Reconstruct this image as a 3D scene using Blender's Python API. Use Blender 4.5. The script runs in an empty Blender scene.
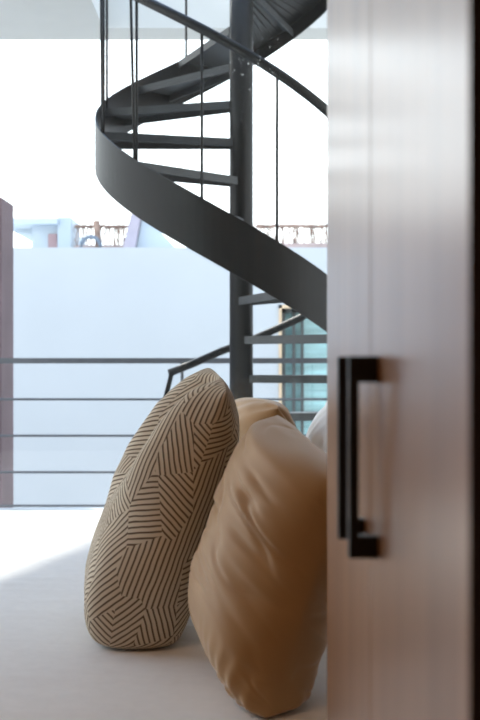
import bpy, bmesh, math, random
from mathutils import Vector, Matrix, noise
random.seed(7)
PI = math.pi
C = bpy.context.scene.collection
S = bpy.context.scene
EYE = 1.05
WX0, WX1, WY, RB = -2.0, 1.06, 3.75, -1.6

# ------------------------------------------------------------------ camera
cam_d = bpy.data.cameras.new('camera'); cam = bpy.data.objects.new('camera', cam_d); C.objects.link(cam)
cam.location = (0, 0, EYE); cam.rotation_euler = (PI/2, 0, 0)
cam_d.lens = 50; cam_d.sensor_width = 36; cam_d.clip_start = 0.02; cam_d.clip_end = 500
cam_d.dof.use_dof = True; cam_d.dof.focus_distance = 2.5; cam_d.dof.aperture_fstop = 6.3
S.camera = cam

# ------------------------------------------------------------------ sky, sun, exposure
w = bpy.data.worlds.new('sky'); S.world = w; w.use_nodes = True
nt = w.node_tree; nt.nodes.clear()
out = nt.nodes.new('ShaderNodeOutputWorld'); bg = nt.nodes.new('ShaderNodeBackground')
tc = nt.nodes.new('ShaderNodeTexCoord'); sx = nt.nodes.new('ShaderNodeSeparateXYZ'); cr = nt.nodes.new('ShaderNodeValToRGB')
nt.links.new(tc.outputs['Generated'], sx.inputs[0]); nt.links.new(sx.outputs['Z'], cr.inputs[0])
e = cr.color_ramp.elements
e[0].position = 0.0; e[0].color = (0.97, 0.98, 1.0, 1)
e[1].position = 0.85; e[1].color = (0.42, 0.62, 1.0, 1)
m_ = cr.color_ramp.elements.new(0.30); m_.color = (0.88, 0.94, 1.0, 1)
nt.links.new(cr.outputs[0], bg.inputs[0]); bg.inputs[1].default_value = 3.0
nt.links.new(bg.outputs[0], out.inputs[0])
sun_d = bpy.data.lights.new('sun', 'SUN'); sun = bpy.data.objects.new('sun', sun_d); C.objects.link(sun)
sun_dir = Vector((-2.1, 2.4, 2.95))                       # towards the sun: over the left end of the canopy
sun.rotation_euler = sun_dir.to_track_quat('Z', 'Y').to_euler(); sun.location = (-6, 8, 9)
sun_d.energy = 5.0; sun_d.color = (1.0, 0.93, 0.84); sun_d.angle = math.radians(1.2)
S.view_settings.view_transform = 'Standard'; S.view_settings.look = 'None'
S.view_settings.gamma = 1; S.view_settings.use_curve_mapping = False
S.view_settings.exposure = 0.0

# ------------------------------------------------------------------ materials
def srgb(r, g, b):
    f = lambda c: (c/255/12.92) if c/255 <= 0.04045 else ((c/255+0.055)/1.055)**2.4
    return (f(r), f(g), f(b), 1)
def mat(name, col, rough=0.6, metal=0.0, var=0.12, scale=6, stretch=(1, 1, 1), bump=0.0, spec=0.5, detail=4):
    m = bpy.data.materials.new(name); m.use_nodes = True; n = m.node_tree.nodes; l = m.node_tree.links
    p = n['Principled BSDF']; p.inputs['Roughness'].default_value = rough; p.inputs['Metallic'].default_value = metal
    p.inputs['Specular IOR Level'].default_value = spec
    t = n.new('ShaderNodeTexCoord'); mp = n.new('ShaderNodeMapping'); mp.inputs['Scale'].default_value = stretch
    no = n.new('ShaderNodeTexNoise'); no.inputs['Scale'].default_value = scale; no.inputs['Detail'].default_value = detail
    r = n.new('ShaderNodeValToRGB')
    r.color_ramp.elements[0].position = 0.3; r.color_ramp.elements[1].position = 0.7
    r.color_ramp.elements[0].color = tuple(c*(1-var) for c in col[:3])+(1,)
    r.color_ramp.elements[1].color = tuple(min(1, c*(1+var)) for c in col[:3])+(1,)
    l.new(t.outputs['Object'], mp.inputs[0]); l.new(mp.outputs[0], no.inputs['Vector']); l.new(no.outputs['Fac'], r.inputs[0])
    l.new(r.outputs[0], p.inputs['Base Color'])
    if bump:
        b = n.new('ShaderNodeBump'); b.inputs['Strength'].default_value = bump; b.inputs['Distance'].default_value = 0.01
        l.new(no.outputs['Fac'], b.inputs['Height']); l.new(b.outputs[0], p.inputs['Normal'])
    return m
def glassmat(name, ior=1.45, tint=(1, 1, 1, 1), dirt=0.0):
    m = bpy.data.materials.new(name); m.use_nodes = True; n = m.node_tree.nodes; l = m.node_tree.links; n.clear()
    o = n.new('ShaderNodeOutputMaterial'); mx = n.new('ShaderNodeMixShader'); fr = n.new('ShaderNodeFresnel')
    tr = n.new('ShaderNodeBsdfTransparent'); gl = n.new('ShaderNodeBsdfGlossy')
    n.remove(fr); ge = n.new('ShaderNodeNewGeometry'); dt = n.new('ShaderNodeVectorMath'); dt.operation = 'DOT_PRODUCT'
    l.new(ge.outputs['Incoming'], dt.inputs[0]); l.new(ge.outputs['Normal'], dt.inputs[1])
    ab = n.new('ShaderNodeMath'); ab.operation = 'ABSOLUTE'; l.new(dt.outputs['Value'], ab.inputs[0])
    om = n.new('ShaderNodeMath'); om.operation = 'SUBTRACT'; om.inputs[0].default_value = 1; l.new(ab.outputs[0], om.inputs[1])
    pw = n.new('ShaderNodeMath'); pw.operation = 'POWER'; pw.inputs[1].default_value = 5; l.new(om.outputs[0], pw.inputs[0])
    f0 = ((ior-1)/(ior+1))**2
    fr = n.new('ShaderNodeMath'); fr.operation = 'MULTIPLY_ADD'; fr.inputs[1].default_value = 1-f0; fr.inputs[2].default_value = f0
    l.new(pw.outputs[0], fr.inputs[0]); tr.inputs['Color'].default_value = tint; gl.inputs['Roughness'].default_value = 0.0
    l.new(fr.outputs[0], mx.inputs[0]); l.new(tr.outputs[0], mx.inputs[1]); l.new(gl.outputs[0], mx.inputs[2])
    last = mx
    if dirt:
        t = n.new('ShaderNodeTexCoord')
        no = n.new('ShaderNodeTexNoise'); no.inputs['Scale'].default_value = 110; no.inputs['Detail'].default_value = 1
        r = n.new('ShaderNodeMapRange'); r.inputs['From Min'].default_value = 0.66; r.inputs['From Max'].default_value = 0.76
        ds = n.new('ShaderNodeVectorMath'); ds.operation = 'DISTANCE'; ds.inputs[1].default_value = (0.03, WY, EYE+1.07)
        l.new(t.outputs['Object'], ds.inputs[0]); r2 = n.new('ShaderNodeMapRange')
        r2.inputs['From Min'].default_value = .24; r2.inputs['From Max'].default_value = .05
        l.new(ds.outputs['Value'], r2.inputs['Value'])
        mu = n.new('ShaderNodeMath'); mu.operation = 'MULTIPLY'; mu2 = n.new('ShaderNodeMath'); mu2.operation = 'MULTIPLY_ADD'
        l.new(t.outputs['Object'], no.inputs['Vector']); 
        l.new(no.outputs['Fac'], r.inputs['Value']); 
        l.new(r.outputs[0], mu.inputs[0]); l.new(r2.outputs[0], mu.inputs[1])
        l.new(mu.outputs[0], mu2.inputs[0]); mu2.inputs[1].default_value = dirt; mu2.inputs[2].default_value = 0.006
        tl = n.new('ShaderNodeBsdfTranslucent'); tl.inputs['Color'].default_value = (0.8, 0.8, 0.76, 1)
        m2 = n.new('ShaderNodeMixShader')
        l.new(mu2.outputs[0], m2.inputs[0]); l.new(mx.outputs[0], m2.inputs[1]); l.new(tl.outputs[0], m2.inputs[2]); last = m2
    l.new(last.outputs[0], o.inputs[0])
    return m
M = {}
M['wall'] = mat('room_plaster', (0.24, 0.17, 0.12, 1), 0.9, var=0.04)
M['ceil'] = mat('ceiling_plaster', (0.75, 0.74, 0.72, 1), 0.9, var=0.02)
M['floor'] = mat('oak_floor', (0.2, 0.12, 0.07, 1), 0.5, var=0.25, scale=5, stretch=(1, 12, 1))
M['terrace'] = mat('pale_terrace_tile', (0.6, 0.59, 0.57, 1), 0.7, var=0.08)
M['soffit'] = mat('soffit_plaster', (0.60, 0.60, 0.57, 1), 0.9, var=0.02)
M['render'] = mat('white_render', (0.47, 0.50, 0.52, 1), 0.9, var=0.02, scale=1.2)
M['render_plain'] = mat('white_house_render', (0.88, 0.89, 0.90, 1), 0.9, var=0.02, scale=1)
M['render_shaded'] = mat('white_render_shaded', (0.40, 0.45, 0.48, 1), 0.9, var=0.02, scale=1)  # white render with its bluish shade put into the colour
M['lilac'] = mat('lilac_render', (0.33, 0.30, 0.34, 1), 0.9, var=0.05)
M['mauve'] = mat('mauve_render', (0.125, 0.085, 0.092, 1), 0.85, var=0.18, scale=2.5)
M['brown_win'] = mat('brown_shutter', (0.30, 0.2, 0.2, 1), 0.7)
M['steel'] = mat('dark_painted_steel', (0.005, 0.005, 0.0045, 1), 0.42, 0.0, var=0.25, scale=3, stretch=(1, 1, 0.4), spec=0.24)
M['tread'] = mat('worn_steel_tread', (0.03, 0.033, 0.034, 1), 0.5, 0.0, var=0.2, scale=9, spec=0.5)
M['rail'] = mat('grey_railing_paint', (0.07, 0.075, 0.085, 1), 0.5, 0.0, var=0.2, scale=7)
M['black'] = mat('black_handle_metal', (0.006, 0.006, 0.007, 1), 0.4, 0.0, var=0.1, spec=0.35)
M['dark_wood'] = mat('dark_walnut_edge', (0.012, 0.006, 0.004, 1), 0.95, 0, var=0.3, scale=8, stretch=(10, 10, .6), spec=0.0)
M['carcass'] = mat('wardrobe_carcass', (0.2, 0.12, 0.08, 1), 0.6, 0, var=0.2, scale=8, stretch=(10, 10, .6))
M['sheet'] = mat('white_bed_sheet', (0.82, 0.82, 0.815, 1), 0.9, var=0.02, scale=40, bump=0.05, spec=0.2)
M['mattress'] = mat('mattress_ticking', (0.75, 0.74, 0.72, 1), 0.9, var=0.03)
M['base'] = mat('bed_base_oak', (0.25, 0.15, 0.09, 1), 0.5, var=0.2, scale=6, stretch=(1, 10, 10))
M['linen_white'] = mat('white_pillow_cotton', (0.84, 0.84, 0.83, 1), 0.9, var=0.02, scale=60, bump=0.05, spec=0.2)
M['twig'] = mat('brushwood', (0.24, 0.16, 0.12, 1), 0.9, var=0.5, scale=9)
M['redbase'] = mat('red_brown_batten', (0.36, 0.27, 0.24, 1), 0.8)
M['bluegrey'] = mat('blue_grey_metal', (0.13, 0.16, 0.19, 1), 0.6)
M['frame'] = mat('anthracite_window_frame', (0.045, 0.055, 0.055, 1), 0.5)
M['tan_trim'] = mat('tan_stone_trim', (0.62, 0.47, 0.31, 1), 0.8)
M['ground'] = mat('street_ground', (0.3, 0.3, 0.29, 1), 0.9)
M['blind'] = mat('teal_blind', (0.66, 0.74, 0.76, 1), 0.7, var=0.3, scale=3, stretch=(.4, 1, 4))
M['glass'] = glassmat('window_glass', 1.33, (0.97, 0.99, 0.985, 1), 0.4)
M['glass2'] = glassmat('neighbour_glass', 1.5, (0.8, 0.9, 0.9, 1))

def wood_material():
    m = bpy.data.materials.new('satin_door_veneer'); m.use_nodes = True; n = m.node_tree.nodes; l = m.node_tree.links
    p = n['Principled BSDF']; p.inputs['Roughness'].default_value = 0.27; p.inputs['IOR'].default_value = 1.5
    p.inputs['Coat Weight'].default_value = 0.7; p.inputs['Coat Roughness'].default_value = 0.3
    t = n.new('ShaderNodeTexCoord'); mp = n.new('ShaderNodeMapping'); mp.inputs['Scale'].default_value = (1, 1, 0.035)
    a = n.new('ShaderNodeTexNoise'); a.inputs['Scale'].default_value = 14; a.inputs['Detail'].default_value = 5
    b = n.new('ShaderNodeTexNoise'); b.inputs['Scale'].default_value = 90; b.inputs['Detail'].default_value = 3
    r = n.new('ShaderNodeValToRGB'); r.color_ramp.elements[0].position = .32; r.color_ramp.elements[1].position = .68
    r.color_ramp.elements[0].color = srgb(128, 82, 48); r.color_ramp.elements[1].color = srgb(180, 128, 82)
    mx = n.new('ShaderNodeMix'); mx.data_type = 'FLOAT'; mx.inputs[0].default_value = 0.35
    l.new(t.outputs['Object'], mp.inputs[0]); l.new(mp.outputs[0], a.inputs['Vector']); l.new(mp.outputs[0], b.inputs['Vector'])
    l.new(a.outputs['Fac'], mx.inputs[2]); l.new(b.outputs['Fac'], mx.inputs[3]); l.new(mx.outputs[0], r.inputs[0])
    l.new(r.outputs[0], p.inputs['Base Color'])
    return m
M['wood'] = wood_material()

def cotton_tan():
    m = mat('caramel_satin_cotton', (0.43, 0.245, 0.10, 1), 0.55, var=0.04, scale=5, spec=0.35)
    n = m.node_tree.nodes; l = m.node_tree.links; p = n['Principled BSDF']
    p.inputs['Sheen Weight'].default_value = 0.6; p.inputs['Sheen Tint'].default_value = (1, .93, .84, 1); p.inputs['Sheen Roughness'].default_value = 0.4
    return m
M['tan'] = cotton_tan()

def stripe_material():
    """jacquard: patches of parallel raised lines, each patch at its own angle"""
    m = bpy.data.materials.new('striped_jacquard'); m.use_nodes = True; n = m.node_tree.nodes; l = m.node_tree.links
    p = n['Principled BSDF']; p.inputs['Roughness'].default_value = 0.9; p.inputs['Specular IOR Level'].default_value = 0.15
    uv = n.new('ShaderNodeUVMap')
    def math_(op, a=None, b=None):
        q = n.new('ShaderNodeMath'); q.operation = op
        for i, v in enumerate((a, b)):
            if v is None: continue
            if isinstance(v, (int, float)): q.inputs[i].default_value = v
            else: l.new(v, q.inputs[i])
        return q.outputs[0]
    # slight weave wobble
    wob = n.new('ShaderNodeTexNoise'); wob.inputs['Scale'].default_value = 14; l.new(uv.outputs[0], wob.inputs['Vector'])
    va = n.new('ShaderNodeVectorMath'); va.operation = 'MULTIPLY_ADD'
    l.new(wob.outputs['Color'], va.inputs[0]); va.inputs[1].default_value = (0.007, 0.007, 0); l.new(uv.outputs[0], va.inputs[2])
    mp = n.new('ShaderNodeMapping'); mp.inputs['Scale'].default_value = (9.5, 16, 1); mp.inputs['Location'].default_value = (0.4, 0.2, 0)
    mp.inputs['Rotation'].default_value = (0, 0, 0.25)
    l.new(va.outputs[0], mp.inputs[0])
    vo = n.new('ShaderNodeTexVoronoi'); vo.voronoi_dimensions = '2D'; vo.inputs['Scale'].default_value = 1.0; vo.inputs['Randomness'].default_value = 1.0
    l.new(mp.outputs[0], vo.inputs['Vector'])
    sc = n.new('ShaderNodeSeparateColor'); l.new(vo.outputs['Color'], sc.inputs[0])
    ang = math_('ADD', math_('MULTIPLY', math_('ROUND', math_('MULTIPLY', math_('SUBTRACT', sc.outputs[0], .5), 5)), 0.55), PI/2)
    sp = n.new('ShaderNodeSeparateXYZ'); l.new(va.outputs[0], sp.inputs[0])
    t = math_('ADD', math_('MULTIPLY', sp.outputs[0], math_('COSINE', ang)), math_('MULTIPLY', sp.outputs[1], math_('SINE', ang)))
    s = math_('SINE', math_('MULTIPLY', t, 2*PI/0.0105))
    mr = n.new('ShaderNodeMapRange'); mr.inputs['From Min'].default_value = -0.9; mr.inputs['From Max'].default_value = -0.1; l.new(s, mr.inputs['Value'])
    cx = n.new('ShaderNodeMix'); cx.data_type = 'RGBA'; l.new(mr.outputs[0], cx.inputs[0])
    cx.inputs[6].default_value = srgb(104, 88, 72); cx.inputs[7].default_value = srgb(212, 198, 176)
    l.new(cx.outputs[2], p.inputs['Base Color'])
    bp = n.new('ShaderNodeBump'); bp.inputs['Strength'].default_value = 0.5; bp.inputs['Distance'].default_value = 0.002
    l.new(mr.outputs[0], bp.inputs['Height']); l.new(bp.outputs[0], p.inputs['Normal'])
    return m
M['stripe'] = stripe_material()

# ------------------------------------------------------------------ helpers
def box(bm, x0, x1, y0, y1, z0, z1, bev=0.0):
    r = bmesh.ops.create_cube(bm, size=1.0)
    for v in r['verts']:
        v.co = Vector(((x0+x1)/2+v.co.x*(x1-x0), (y0+y1)/2+v.co.y*(y1-y0), (z0+z1)/2+v.co.z*(z1-z0)))
    if bev:
        ed = list({e for v in r['verts'] for e in v.link_edges})
        bmesh.ops.bevel(bm, geom=ed, offset=bev, segments=2, profile=0.7, affect='EDGES')
    return bm
def new_box(*a, **k): return box(bmesh.new(), *a, **k)
def sweep(bm, pts, w, h=None, seg=12, square=False, up=Vector((0, 0, 1))):
    """tube (round) or flat bar (square) along points"""
    pts = [Vector(p) for p in pts]; rings = []
    for i, p in enumerate(pts):
        t = (pts[min(i+1, len(pts)-1)] - pts[max(i-1, 0)]).normalized()
        a = t.cross(up)
        if a.length < 1e-3: a = t.cross(Vector((1, 0, 0)))
        a.normalize(); b = a.cross(t).normalized()
        if square:
            offs = [(-1, -1), (1, -1), (1, 1), (-1, 1)]
            rings.append([bm.verts.new(p + a*ox*w/2 + b*oy*h/2) for ox, oy in offs])
        else:
            rings.append([bm.verts.new(p + a*math.cos(2*PI*k/seg)*w + b*math.sin(2*PI*k/seg)*w) for k in range(seg)])
    k = len(rings[0])
    for i in range(len(rings)-1):
        for j in range(k):
            bm.faces.new((rings[i][j], rings[i][(j+1) % k], rings[i+1][(j+1) % k], rings[i+1][j]))
    bm.faces.new(list(reversed(rings[0]))); bm.faces.new(rings[-1])
    return bm
def obj(name, bm, m, parent=None, smooth=False):
    bmesh.ops.recalc_face_normals(bm, faces=bm.faces)
    me = bpy.data.meshes.new(name); bm.to_mesh(me); bm.free()
    me.materials.append(m)
    if smooth:
        me.polygons.foreach_set('use_smooth', [True]*len(me.polygons))
    o = bpy.data.objects.new(name, me); C.objects.link(o)
    if parent:
        o.parent = parent; o.location = -parent.location if parent.get('label') or parent.get('kind') else (0, 0, 0)
    return o
def tag(o, label, cat, group=None):
    o['label'] = label; o['category'] = cat
    if group: o['group'] = group
    return o
def thing(name, label, cat, loc, group=None):
    o = bpy.data.objects.new(name, None); C.objects.link(o); o.location = loc
    return tag(o, label, cat, group)
def struct(name, bm, m, parent=None):
    o = obj(name, bm, m, parent)
    if not parent: o['kind'] = 'structure'
    return o
def recentre(o):
    """move a one-mesh thing's origin to its base"""
    vs = o.data.vertices; n = len(vs)
    c = Vector((sum(v.co.x for v in vs)/n, sum(v.co.y for v in vs)/n, min(v.co.z for v in vs)))
    o.data.transform(Matrix.Translation(-c)); o.location = c
    return o

# ------------------------------------------------------------------ the room
WX0, WX1, WY, RB = -2.0, 1.06, 3.75, -1.6
struct('floor', new_box(WX0-.2, WX1+.2, RB-.2, WY+.06, -0.2, 0.0), M['floor'])
struct('ceiling', new_box(WX0-.2, WX1+.2, RB-.2, WY+.12, 3.2, 3.45), M['ceil'])
struct('wall_left', new_box(WX0-.2, WX0, RB, 1.75, 0, 3.2), M['wall'])
struct('wall_right', new_box(WX1, WX1+.2, RB, WY+.1, 0, 3.2), M['wall'])
struct('wall_back', new_box(WX0-.2, WX1+.2, RB-.2, RB, 0, 3.2), M['wall'])
# sliding window wall: frames and two panes
wf = bmesh.new()
box(wf, WX0, WX1, WY-.03, WY+.05, 0.0, 0.06); box(wf, WX0, WX1, WY-.03, WY+.05, 3.12, 3.2)
for x in (WX0+.03, 0.52, WX1-.03): box(wf, x-.03, x+.03, WY-.03, WY+.05, 0.06, 3.12)
win = struct('window_1', wf, M['frame'])
for x0, x1 in ((WX0+.06, 0.49), (0.55, WX1-.06)):
    obj('glass_pane', new_box(x0, x1, WY+.005, WY+.011, 0.06, 3.12), M['glass'], win).location = (0, 0, 0)

wf = bmesh.new()
box(wf, WX0-.05, WX0+.03, 1.75, WY-.03, 0.0, 0.06); box(wf, WX0-.05, WX0+.03, 1.75, WY-.03, 3.12, 3.2)
for y in (1.78, ): box(wf, WX0-.05, WX0+.03, y-.03, y+.03, 0.06, 3.12)
win2 = struct('added_side_window', wf, M['frame'])  # added side window, out of view, lets more light into the room
for y0, y1 in ((1.81, WY-.03), ):
    obj('glass_pane', new_box(WX0-.011, WX0-.005, y0, y1, 0.06, 3.12), M['glass'], win2).location = (0, 0, 0)

# ------------------------------------------------------------------ terrace outside
struct('terrace_floor', new_box(-6, 4.5, WY+.06, 7.1, -0.25, 0.0), M['terrace'])
def poly_prism(bm, pts, z0, z1):
    a = [bm.verts.new((x, y, z0)) for x, y in pts]; b = [bm.verts.new((x, y, z1)) for x, y in pts]
    n = len(pts)
    bm.faces.new(a); bm.faces.new(list(reversed(b)))
    for i in range(n): bm.faces.new((a[i], a[(i+1) % n], b[(i+1) % n], b[i]))
SZ0, SZ1 = 3.45, 3.80
HX0, HX1, HY0, HY1 = -0.99, 1.12, 4.72, 7.23
def edge_x(y): return -2.5 + (y-5.6)*0.3134          # unseen left end of the canopy, skewed to shape the sun patch on the bed
cb = bmesh.new()
poly_prism(cb, [(edge_x(WY), WY), (HX0, WY), (HX0, 7.5), (edge_x(7.5), 7.5)], SZ0, SZ1)
poly_prism(cb, [(HX0, WY), (HX1, WY), (HX1, HY0), (HX0, HY0)], SZ0, SZ1)
poly_prism(cb, [(HX0, HY1), (HX1, HY1), (HX1, 7.5), (HX0, 7.5)], SZ0, SZ1)
poly_prism(cb, [(HX1, WY), (4.0, WY), (4.0, 7.5), (HX1, 7.5)], SZ0, SZ1)
struct('canopy_slab', cb, M['soffit'])
struct('roof_slab', new_box(WX0-.2, 4.0, RB-.2, WY, SZ0, SZ1), M['soffit'])
struct('added_side_floor', new_box(-6, WX0-.06, -2.5, WY+.06, -0.25, 0.0), M['terrace'])  # added pale floor, unseen, bounces sunlight into the room
struct('street_ground', new_box(-30, 30, 7.2, 60, -4.2, -4.0), M['ground'])

# ------------------------------------------------------------------ spiral stair
AX, AY, R = 0.0075, 5.8, 0.84
PITCH = 3.0
def zs(deg): return EYE + 0.55 + (-90-deg)/360*PITCH       # centre of the stringer at an angle
def polar(deg, r, z): a = math.radians(deg); return Vector((AX+r*math.cos(a), AY+r*math.sin(a), z))
stair = thing('spiral_staircase', 'dark steel spiral staircase winding up through the terrace canopy outside the window', 'staircase', (AX, AY, 0))
bm = bmesh.new(); bmesh.ops.create_cone(bm, cap_ends=True, segments=40, radius1=.068, radius2=.068, depth=5.0, matrix=Matrix.Translation((AX, AY, 2.5)))
col = obj('centre_column', bm, M['steel'], stair, True)
for p in col.data.polygons: p.use_smooth = abs(p.normal.z) < .5
bm = bmesh.new(); bmesh.ops.create_cone(bm, cap_ends=True, segments=32, radius1=.13, radius2=.13, depth=.012, matrix=Matrix.Translation((AX, AY, .006)))
obj('base_plate', bm, M['steel'], stair)
# outer stringer: a rolled flat band
bm = bmesh.new(); prev = None; H = 0.145; d = 86.0; T0 = d
while d >= -372:
    z = zs(d); lo = max(z-H, 0.0)
    ring = [bm.verts.new(polar(d, R, lo)), bm.verts.new(polar(d, R-.010, lo)), bm.verts.new(polar(d, R-.010, z+H)), bm.verts.new(polar(d, R, z+H))]
    if prev:
        for j in range(4): bm.faces.new((prev[j], prev[(j+1) % 4], ring[(j+1) % 4], ring[j]))
    else: bm.faces.new(ring)
    prev = ring; d -= 3
bm.faces.new(prev)
o = obj('outer_stringer', bm, M['steel'], stair)
# treads
RISE = 0.2235
k = -4
while True:
    zt = EYE + 0.137 + 0.02*(k > 3) + RISE*k
    deg = -90 - (zt-EYE-0.58)*120
    if deg < -370: break
    bm = bmesh.new()
    a0, a1 = 0.055, R-.012
    w0, w1 = (0.045, 0.135) if deg > -245 else (0.06, 0.20)
    t = math.radians(deg); ux, uy = math.cos(t), math.sin(t)
    def P(r, s, z): return Vector((AX+ux*r-uy*s, AY+uy*r+ux*s, z))
    pts = [(a0, -w0), (a1, -w1), (a1, w1), (a0, w0)]
    tb = [bm.verts.new(P(r, s, zt)) for r, s in pts]; bb = [bm.verts.new(P(r, s, zt-.006)) for r, s in pts]
    bm.faces.new(tb); bm.faces.new(list(reversed(bb)))
    for i in range(4): bm.faces.new((tb[i], tb[(i+1) % 4], bb[(i+1) % 4], bb[i]))
    for sg in (-1, 1):                                   # folded-down lips
        lip = [(a0, sg*w0), (a1, sg*w1), (a1, sg*(w1-.006)), (a0, sg*(w0-.006))]
        A = [bm.verts.new(P(r, s, zt-.006)) for r, s in lip]; B = [bm.verts.new(P(r, s, zt-.045)) for r, s in lip]
        bm.faces.new(A); bm.faces.new(list(reversed(B)))
        for i in range(4): bm.faces.new((A[i], A[(i+1) % 4], B[(i+1) % 4], B[i]))
    obj('tread', bm, M['tread'], stair)
    k += 1
# closed sheet under the top flight
bm = bmesh.new(); prev = None; d = -273.0
while d >= -372:
    z = zs(d)-.05
    ring = [bm.verts.new(polar(d, .06, z)), bm.verts.new(polar(d, R-.012, z)), bm.verts.new(polar(d, R-.012, z+.004)), bm.verts.new(polar(d, .06, z+.004))]
    if prev:
        for j in range(4): bm.faces.new((prev[j], prev[(j+1) % 4], ring[(j+1) % 4], ring[j]))
    else: bm.faces.new(ring)
    prev = ring; d -= 3
bm.faces.new(prev)
obj('underside_plate', bm, M['steel'], stair)
# handrail
HR = R-.02; HH = 0.99
bm = bmesh.new()
pts = [Vector((-.46, 6.50, EYE-.085)), Vector((-.30, 6.56, EYE-.02)), Vector((-.12, 6.60, EYE+.06))]
pts += [polar(88, HR-.01, EYE+.115), polar(75, HR-.005, EYE+.195)]
d = 62
while d >= -372: pts.append(polar(d, HR, zs(d)+HH)); d -= 4
obj('handrail', sweep(bm, pts, .025), M['steel'], stair, True)
obj('newel_post', sweep(bmesh.new(), [(-.445, 6.50, EYE-.09), (-.50, 6.50, EYE-.31), (-.66, 6.50, 0.0)], .030, .014, square=True, up=Vector((0, 1, 0))), M['steel'], stair)
for dg, tilt in ((36, 0), (10, 0), (-24, 0), (-51, 0), (-77.5, 0), (-104, 0), (-131.5, 0), (-132.6, 2.2), (-157, 0), (-159, 2.5), (-192, 0), (-244, 0), (-286, 0), (-290, 0), (-294, 0), (-316, 0), (-343, 0)):
    a = polar(dg, HR, zs(dg)+H*.7); dt = dg-tilt
    b = polar(dt, HR, zs(dt)+HH)
    obj('baluster', sweep(bmesh.new(), [a, b], .0075, seg=8), M['steel'], stair, True)

# ------------------------------------------------------------------ terrace railing
rl = thing('terrace_railing', 'grey horizontal bar railing along the terrace edge behind the spiral stair', 'railing', (0, 7.0, 0))
obj('top_rail', new_box(-5.5, 4.2, 6.98, 7.02, EYE-.024, EYE+.014, .004), M['rail'], rl)
for z in (.775, .52, .265, .03):
    obj('horizontal_bar', sweep(bmesh.new(), [(-5.5, 7.0, z), (4.2, 7.0, z)], .0085, seg=8), M['rail'], rl, True)
for x in (-5.4, -3.7, -2.05, -.405, 1.245, 2.9, 4.15):
    obj('post', new_box(x-.010, x+.010, 6.985, 7.015, 0, EYE-.02), M['rail'], rl)

# ------------------------------------------------------------------ neighbours
tag(recentre(obj('side_wall', new_box(-4.5, -1.79, 7.5, 7.9, -4.0, EYE+1.22), M['mauve'])), 'tall mauve rendered wall block at the left beyond the railing', 'wall')
FY = 12.0
fb = thing('neighbouring_building', 'long white rendered facade beyond the railing with a dark framed window', 'building', (1, FY+.15, -4))
bm = bmesh.new()
WXa, WXb, WZa, WZb = 0.50, 2.6, EYE-1.35, EYE+0.62
PT = EYE+1.35
box(bm, -7, WXa, FY, FY+.3, -4, PT); box(bm, WXb, 3.6, FY, FY+.3, -4, PT)
box(bm, WXa, WXb, FY, FY+.3, WZb, PT); box(bm, WXa, WXb, FY, FY+.3, -4, WZa)
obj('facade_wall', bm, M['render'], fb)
obj('roof_terrace', new_box(-7, 3.6, FY+.3, 15.5, EYE+.95, EYE+1.1), M['render_plain'], fb)
bm = bmesh.new()
box(bm, WXa-.035, WXa+.0, FY-.02, FY+.06, WZa, WZb+.04); box(bm, WXa-.035, WXb+.04, FY-.02, FY+.06, WZb, WZb+.04)
obj('stone_surround', bm, M['tan_trim'], fb)
bm = bmesh.new()
for a, b in ((WXa, WXa+.05), (WXa+.13, WXa+.17), (WXa+.235, WXa+.27), (1.5, 1.55), (WXb-.05, WXb)): box(bm, a, b, FY+.08, FY+.14, WZa, WZb)
box(bm, WXa, WXb, FY+.08, FY+.14, WZb-.05, WZb); box(bm, WXa, WXb, FY+.08, FY+.14, WZa, WZa+.06)
fr = obj('window', bm, M['frame'], fb)
g = obj('pane', new_box(WXa+.02, WXb-.02, FY+.105, FY+.112, WZa+.03, WZb-.03), M['glass2'], fr); g.location = (0, 0, 0)
obj('blind', new_box(WXa, WXb, FY+.2, FY+.22, WZa, WZb), M['blind'], fr).location = (0, 0, 0)
# added tall block, out of view to the right
tag(recentre(obj('added_block', new_box(2.4, 6.5, 9.0, 11.2, -4, 7), M['render_plain'])), 'added tall plain white block, out of view right of the terrace', 'building')

# far roofs seen over the parapet (D = distance, pixel sizes turned into metres there)
D = 18.0
hs = thing('roof_pavilion', 'small white house with flat projecting roof and brown shutter beyond the parapet', 'building', (-3.7, D+1, 0))
def px(x): return (x-240)/1000*D
def pz(y): return EYE+(360-y)/1000*D
obj('roof', new_box(px(4), px(60), D-.3, D+3, pz(226), pz(220.5)), M['render_shaded'], hs)
obj('wall', new_box(px(32), px(60), D, D+2.6, EYE+1.8, pz(226)), M['render_shaded'], hs)
obj('beam', new_box(px(10), px(32), D+.4, D+.6, pz(230), pz(226)), M['render_shaded'], hs)
sh = obj('shutter', new_box(px(48.5), px(57.5), D-.04, D-.004, EYE+1.8, pz(234)), M['brown_win'], hs)
tag(recentre(obj('chimney_block', new_box(px(58.5), px(72), D-.1, D+.9, EYE+1.8, pz(218)), M['render_shaded'])), 'white rendered chimney block between the small house and brushwood fence', 'wall')
bm = bmesh.new()
for (xa, xb, xc, xd) in ((130, 145, 147, 137),):
    vs = [(px(128), EYE+1.8), (px(139.5), EYE+1.8), (px(146), pz(222)), (px(137), pz(222))]
a = [bm.verts.new((x, D-1.0, z)) for x, z in vs]; b = [bm.verts.new((x, D-.1, z)) for x, z in vs]
bm.faces.new(a); bm.faces.new(list(reversed(b)))
for i in range(4): bm.faces.new((a[i], a[(i+1) % 4], b[(i+1) % 4], b[i]))
tag(recentre(obj('sloping_pier', bm, M['lilac'])), 'lilac sloping pier at the right end of the left brushwood fence', 'wall')
bm = bmesh.new()
vs = [(px(140), EYE+1.8), (px(185), EYE+1.8), (px(152), pz(224)), (px(146.5), pz(224))]
a = [bm.verts.new((x, D-.8, z)) for x, z in vs]; b = [bm.verts.new((x, D+.2, z)) for x, z in vs]
bm.faces.new(a); bm.faces.new(list(reversed(b)))
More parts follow.
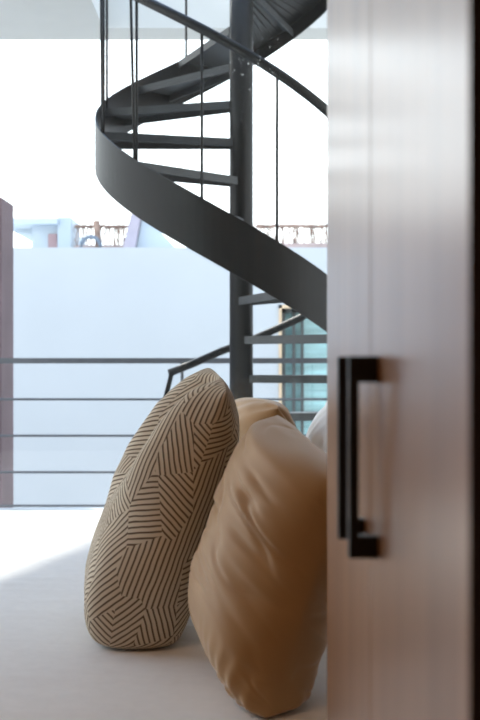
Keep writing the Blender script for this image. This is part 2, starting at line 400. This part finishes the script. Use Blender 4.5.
for i in range(4): bm.faces.new((a[i], a[(i+1) % 4], b[(i+1) % 4], b[i]))
tag(recentre(obj('roof_ramp', bm, M['render_shaded'])), 'white sloping roof wedge right of the lilac pier', 'roof')

def brush_fence(x0, x1, ytop, ybot, label):
    t = thing('brushwood_fence', label, 'fence', ((x0+x1)/2, D, 0))
    bm = bmesh.new(); x = x0
    zt = EYE+(360-ytop)/1000*D; zb = EYE+(360-ybot)/1000*D
    while x < x1:
        pts = []; lean = random.uniform(-.04, .04); ph = random.random()*6
        for i in range(6):
            f = i/5; pts.append((x+lean*f+.014*math.sin(ph+f*9), D+random.uniform(-.02, .02), zb-.3+(zt-zb+.3-random.uniform(0, .05))*f))
        sweep(bm, pts, random.uniform(.007, .017), seg=5); x += random.uniform(.018, .06)
    obj('twigs', bm, M['twig'], t)
    bm = bmesh.new()
    for j in range(7):
        pts = []; n = 40
        for i in range(n+1): pts.append((x0+(x1-x0)*i/n, D+.02*(j-3), zt-.03+.045*noise.noise(Vector((i*.7, j*3.1, x0)))))
        sweep(bm, pts, .018, seg=5)
    obj('top_bundle', bm, M['twig'], t)
    obj('bottom_batten', new_box(x0, x1, D-.05, D+.05, EYE+1.8, zb+.01), M['redbase'], t)
brush_fence(px(75), px(131), 225, 246, 'brown brushwood fence left of the lilac pier, beyond the parapet')
brush_fence(px(256), px(345), 224.5, 244, 'brown brushwood fence beyond the parapet, right of the stair column')
for x in (98, ):
    bm = bmesh.new(); sweep(bm, [(px(x), D-.14, EYE+1.8), (px(x)+.02, D-.14, pz(240)), (px(x)-.01, D-.14, pz(222))], .06, seg=8)
    tag(recentre(obj('fence_post', bm, M['twig'])), 'thick rough wooden post standing in front of the left brushwood fence', 'post')
bm = bmesh.new()
sweep(bm, [(px(94)+.17*math.cos(t/12*PI)*1.0, D-.4, pz(249)+.17*math.sin(t/12*PI)) for t in range(-6, 19)], .035, seg=8)
tag(recentre(obj('metal_hoop', bm, M['bluegrey'], smooth=True)), 'blue grey curved metal hoop before the left brushwood fence', 'hoop')
tag(recentre(obj('rear_roof', new_box(-9, 4, D-1.4, 24, EYE+1.5, EYE+1.8), M['render_plain'])), 'flat pale roof below the brushwood fences', 'roof')

# ------------------------------------------------------------------ bed
BX0, BX1, BY0, BY1, BT = -1.45, 0.95, 1.42, 3.69, 0.50
bed = thing('bed', 'low wide bed with a white sheet beside the window', 'bed', ((BX0+BX1)/2, (BY0+BY1)/2, 0))
obj('bed_base', new_box(BX0+.05, BX1, BY0+.05, BY1-.03, 0.0, 0.24, .01), M['base'], bed)
obj('mattress', new_box(BX0+.012, BX1-.01, BY0+.012, BY1-.012, 0.24, BT-.012, .04), M['mattress'], bed)
obj('headboard', new_box(BX1+.005, WX1-.01, BY0, BY1, 0, 1.15, .012), M['base'], bed)
bm = bmesh.new(); NX, NY = 150, 150
def sheet_z(x, y):
    z = 0.0016*noise.noise(Vector((x*3, y*7, 1))) + 0.0028*max(0, noise.noise(Vector((x*5+y*3, y*22, 4))))
    for cx, cy, s, a in ((-.14, 2.1, .22, .010), (.04, 1.8, .26, .008)):
        z -= a*math.exp(-((x-cx)**2+(y-cy)**2)/(s*s))
    return z
def edge_drop(x, y):
    d = min(x-BX0, BX1-x, y-BY0, BY1-y); r = .035
    return 0 if d > r else (r-math.sqrt(max(0, r*r-(r-d)**2)))
g = [[None]*(NY+1) for _ in range(NX+1)]
for i in range(NX+1):
    for j in range(NY+1):
        u = i/NX; v = j/NY
        u = .5-.5*math.cos(PI*u)*(.25) - (.5-u)*.75 - .0 + .0 if False else u
        x = BX0+(BX1-BX0)*u; y = BY0+(BY1-BY0)*v
        g[i][j] = bm.verts.new((x, y, BT-.001+sheet_z(x, y)-edge_drop(x, y)))
for i in range(NX):
    for j in range(NY): bm.faces.new((g[i][j], g[i+1][j], g[i+1][j+1], g[i][j+1]))
bd = [e for e in bm.edges if e.is_boundary]
r = bmesh.ops.extrude_edge_only(bm, edges=bd)
for v in r['geom']:
    if isinstance(v, bmesh.types.BMVert): v.co.z = 0.22
sheet = tag(recentre(obj('bed_sheet', bm, M['sheet'], smooth=True)), 'smooth white sheet stretched over the bed under the cushions', 'sheet')

# ------------------------------------------------------------------ cushions
def cushion(name, label, m, near_bot, near_top, vdir, depth, T, prof, wr=0.0, wdir=(3, 14), n=64, pinch=.06, seed=0, group=None, ear=.0, corner_gather=0, curve=0.0, profs=(2.4, .62), blunt=0.0, crease=0.0, rnd=.0, folds=None):
    """standing cushion: near edge runs near_bot -> near_top, depth along vdir, half thickness T.
    prof(u) gives thickness from bottom (-1) to top (1)."""
    A = Vector(near_bot); B = Vector(near_top); U = (B-A); hu = U.length/2; U.normalize()
    V = Vector(vdir).normalized(); N = V.cross(U).normalized()
    if N.x > 0: N = -N                                    # N looks to the left, the lit face
    hv = depth/2; cen = (A+B)/2 + V*hv
    ss = [math.sin(PI/2*(2*i/n-1)) for i in range(n+1)]
    bm = bmesh.new(); uvl = bm.loops.layers.uv.new('UVMap')
    side = {}; arc = {}
    def pt(u, v, s):
        k = max(0, min(1, (-u-.2)/.6))                     # blunter, fuller towards the bottom
        t = T*prof(u)*max(0, 1-abs(v)**(profs[0]+blunt*k))**(profs[1]-.18*k*(blunt > 0))
        # pulled-in edges, corners stay out as ears
        uu = u*(1-pinch*(1-v*v)*abs(u)**3); vv = v*(1-pinch*1.1*(1-u*u)*abs(v)**3)
        cor = (abs(u)*abs(v))**6
        sh = 1-rnd*(abs(u)*abs(v))**3; uu *= sh; vv *= sh
        p = cen + U*uu*hu + V*vv*hv + N*s*t
        p += N*curve*(1-u*u)                                 # bend
        p += U*ear*cor*(1 if u > 0 else 0)
        if crease and s == 1:
            f = max(0, min(1, (u+.25)/.7)); f = f*f*(3-2*f)*min(1, t/T*3)
            p -= N*crease*f*math.exp(-((v+.12)/.25)**2)
            p += N*crease*.35*f*math.exp(-((v+.72)/.22)**2)
        if folds:
            amp, c, d_ = folds; c = Vector(c).normalized(); d_ = Vector(d_).normalized()
            q = Vector((p.dot(c)*17, p.dot(d_)*4.5, p.y*4+seed)); q2 = Vector((p.dot(c)*34+3, p.dot(d_)*8, p.y*6+seed))
            a = noise.noise(q+Vector((0, 0, .6))*noise.noise(q*.4)); b = noise.noise(q2)
            m1 = max(0, min(1, .55+1.6*noise.noise(Vector((p.x*6, p.y*6, p.z*6+seed)))))
            kk = min(1, t/T*4.5)
            g_ = .5+1.3*max(0, u+.1)
            p += N*s*amp*kk*g_*(.6*a + .45*b - .8*m1*math.exp(-(a/.09)**2) - .55*m1*math.exp(-(b/.12)**2))
        if wr:
            q = Vector((vv*hv*wdir[0]+seed, uu*hu*wdir[1]+s*2.7+vv*hv*4.0, seed*1.7+s*t*9))
            a = noise.noise(q); b = noise.noise(q*2.3+Vector((5, 1, 2)))
            rid = (1-abs(a)*2.2) + .45*(1-abs(b)*2.2)
            fall = (t/T)**.5*(0.45+.55*max(0, (u+.2))) + .35*(1-abs(u))
            p += N*s*wr*rid*min(1, t/T*3)*fall
        if corner_gather and u < -.5 and v < 0:
            f = min(1, (-u-.5)/.4)*min(1, -v*1.3)
            p += N*s*corner_gather*math.sin(v*38+u*9)*f*min(1, t/T*4)
        return p
    for s in (1, -1):
        G = [[None]*(n+1) for _ in range(n+1)]; L = [[0]*(n+1) for _ in range(n+1)]
        for i, u in enumerate(ss):
            acc = 0; last = None
            for j, v in enumerate(ss):
                rim = i in (0, n) or j in (0, n)
                if rim and s == -1: vt = side[1][i][j]
                else: vt = bm.verts.new(pt(u, v, s))
                G[i][j] = vt
                if last is not None: acc += (vt.co-last).length
                last = vt.co.copy(); L[i][j] = acc*s
        side[s] = G; arc[s] = L
    for s in (1, -1):
        G, L = side[s], arc[s]
        for i in range(n):
            for j in range(n):
                idx = [(i, j), (i+1, j), (i+1, j+1), (i, j+1)]
                if s == -1: idx.reverse()
                try: f = bm.faces.new([G[a][b] for a, b in idx])
                except ValueError: continue
                for lp, (a, b) in zip(f.loops, idx): lp[uvl].uv = (ss[a]*hu, L[a][b])
    for v in bm.verts:                                     # rests on the bed, flattened by its own weight
        zb = BT+.001+sheet_z(v.co.x, v.co.y)
        if v.co.z < zb+.02:
            k_ = (zb+.02-v.co.z); v.co.z = zb+.02*math.exp(-k_/.02)*.98
            out_ = 1+min(.0, k_)
    o = obj(name, bm, m, smooth=True)
    recentre(o)
    return tag(o, label, 'cushion' if 'cushion' in name else 'pillow', group)

def P3(x, y, d): return Vector(((x-240)/1000*d, d, EYE+(360-y)/1000*d))
cushion('scatter_cushion', 'cushion with brown and cream patchwork stripes, standing on the bed left of the caramel pillow',
        M['stripe'], P3(120, 672, 1.89), P3(231, 382, 1.86), (-.055, .40, 0.040), .41, .118,
        lambda u: (max(0, 1-abs(u)**(2.1 if u > 0 else 7))**(.70 if u > 0 else .38))*(1-.14*max(0, -u)), wr=.003, wdir=(6, 7), n=100, pinch=.03, seed=3, curve=.004, blunt=6.0, crease=.050, rnd=.07)
cushion('bed_pillow', 'large plump caramel cotton pillow in front, leaning to the right beside the wardrobe',
        M['tan'], P3(266, 740, 1.53), P3(347, 482, 1.58), (-.100, .37, .098), .38, .114,
        lambda u: max(0, 1-abs(u)**(4.0 if u > 0 else 3.4))**(.46 if u > 0 else .52), n=150, pinch=.0, seed=11, corner_gather=.003, curve=.004, blunt=1.0, rnd=.03,
        folds=(.0125, (.60, -.12, .80), (.80, .2, -.60)))
cushion('bed_pillow', 'caramel pillow behind, only its rounded top showing between striped cushion and front pillow',
        M['tan'], P3(268, 600, 2.30), P3(280, 401, 2.33), (-.10, .34, .0), .36, .10,
        lambda u: max(0, 1-abs(u)**4)**.5, n=80, pinch=.0, seed=23, rnd=.06, folds=(.009, (.3, .6, .8), (.9, .2, -.2)))
cushion('bed_pillow', 'white cotton pillow at the right behind the caramel pillows',
        M['linen_white'], (.25, 2.2, BT), (.275, 2.25, BT+.46), (.0, .5, 0), .6, .11,
        lambda u: max(0, 1-abs(u)**(2.6 if u > 0 else 4))**.6, n=80, pinch=.05, seed=31, folds=(.006, (.3, .6, .8), (.9, .2, -.2)))

# ------------------------------------------------------------------ added warm ceiling lamp, unseen behind the camera, warms the foreground
LX, LY = -1.3, -.15
lp = thing('added_ceiling_lamp', 'added round warm lamp on the room ceiling, out of view', 'lamp', (LX, LY, 3.2))
def cone(r1, r2, z0, z1, seg=40):
    b = bmesh.new(); bmesh.ops.create_cone(b, cap_ends=True, segments=seg, radius1=r1, radius2=r2, depth=z1-z0, matrix=Matrix.Translation((LX, LY, (z0+z1)/2))); return b
obj('mount', cone(.20, .20, 3.165, 3.199), M['black'], lp)
mb = bpy.data.materials.new('warm_diffuser'); mb.use_nodes = True
mb.node_tree.nodes['Principled BSDF'].inputs['Emission Color'].default_value = (1, .60, .32, 1)
mb.node_tree.nodes['Principled BSDF'].inputs['Emission Strength'].default_value = 42
obj('diffuser', cone(.15, .18, 3.11, 3.165), mb, lp)

# ------------------------------------------------------------------ wardrobe
X = 0.11
wd = thing('wardrobe', 'tall satin wood wardrobe with black bar handles at the right foreground', 'wardrobe', (.40, .85, 0))
obj('body', new_box(X+.022, .70, .482, 1.258, .0, 2.6), M['carcass'], wd)
obj('side_panel', new_box(X-.001, .70, .445, .4765, .0, 2.6, .001), M['dark_wood'], wd)
for i, (d0, d1, hd) in enumerate(((.4785, .8425, .80), (.8455, 1.264, .886))):
    dr = obj('door', new_box(X, X+.020, d0, d1, .0, 2.6, .0012), M['wood'], wd)
    h = bmesh.new()
    z1, z0 = EYE+.003, EYE-.158
    bw = .010
    box(h, X-.0235, X-.0155, hd-.006, hd+.006, z0, z1, .001)
    box(h, X-.0160, X, hd-.006, hd+.006, z1-.021, z1, .001)
    box(h, X-.0160, X, hd-.006, hd+.006, z0, z0+.018, .001)
    hh = obj('handle', h, M['black'], dr); hh.location = (0, 0, 0); hh['label'] = 'black metal bar handle'
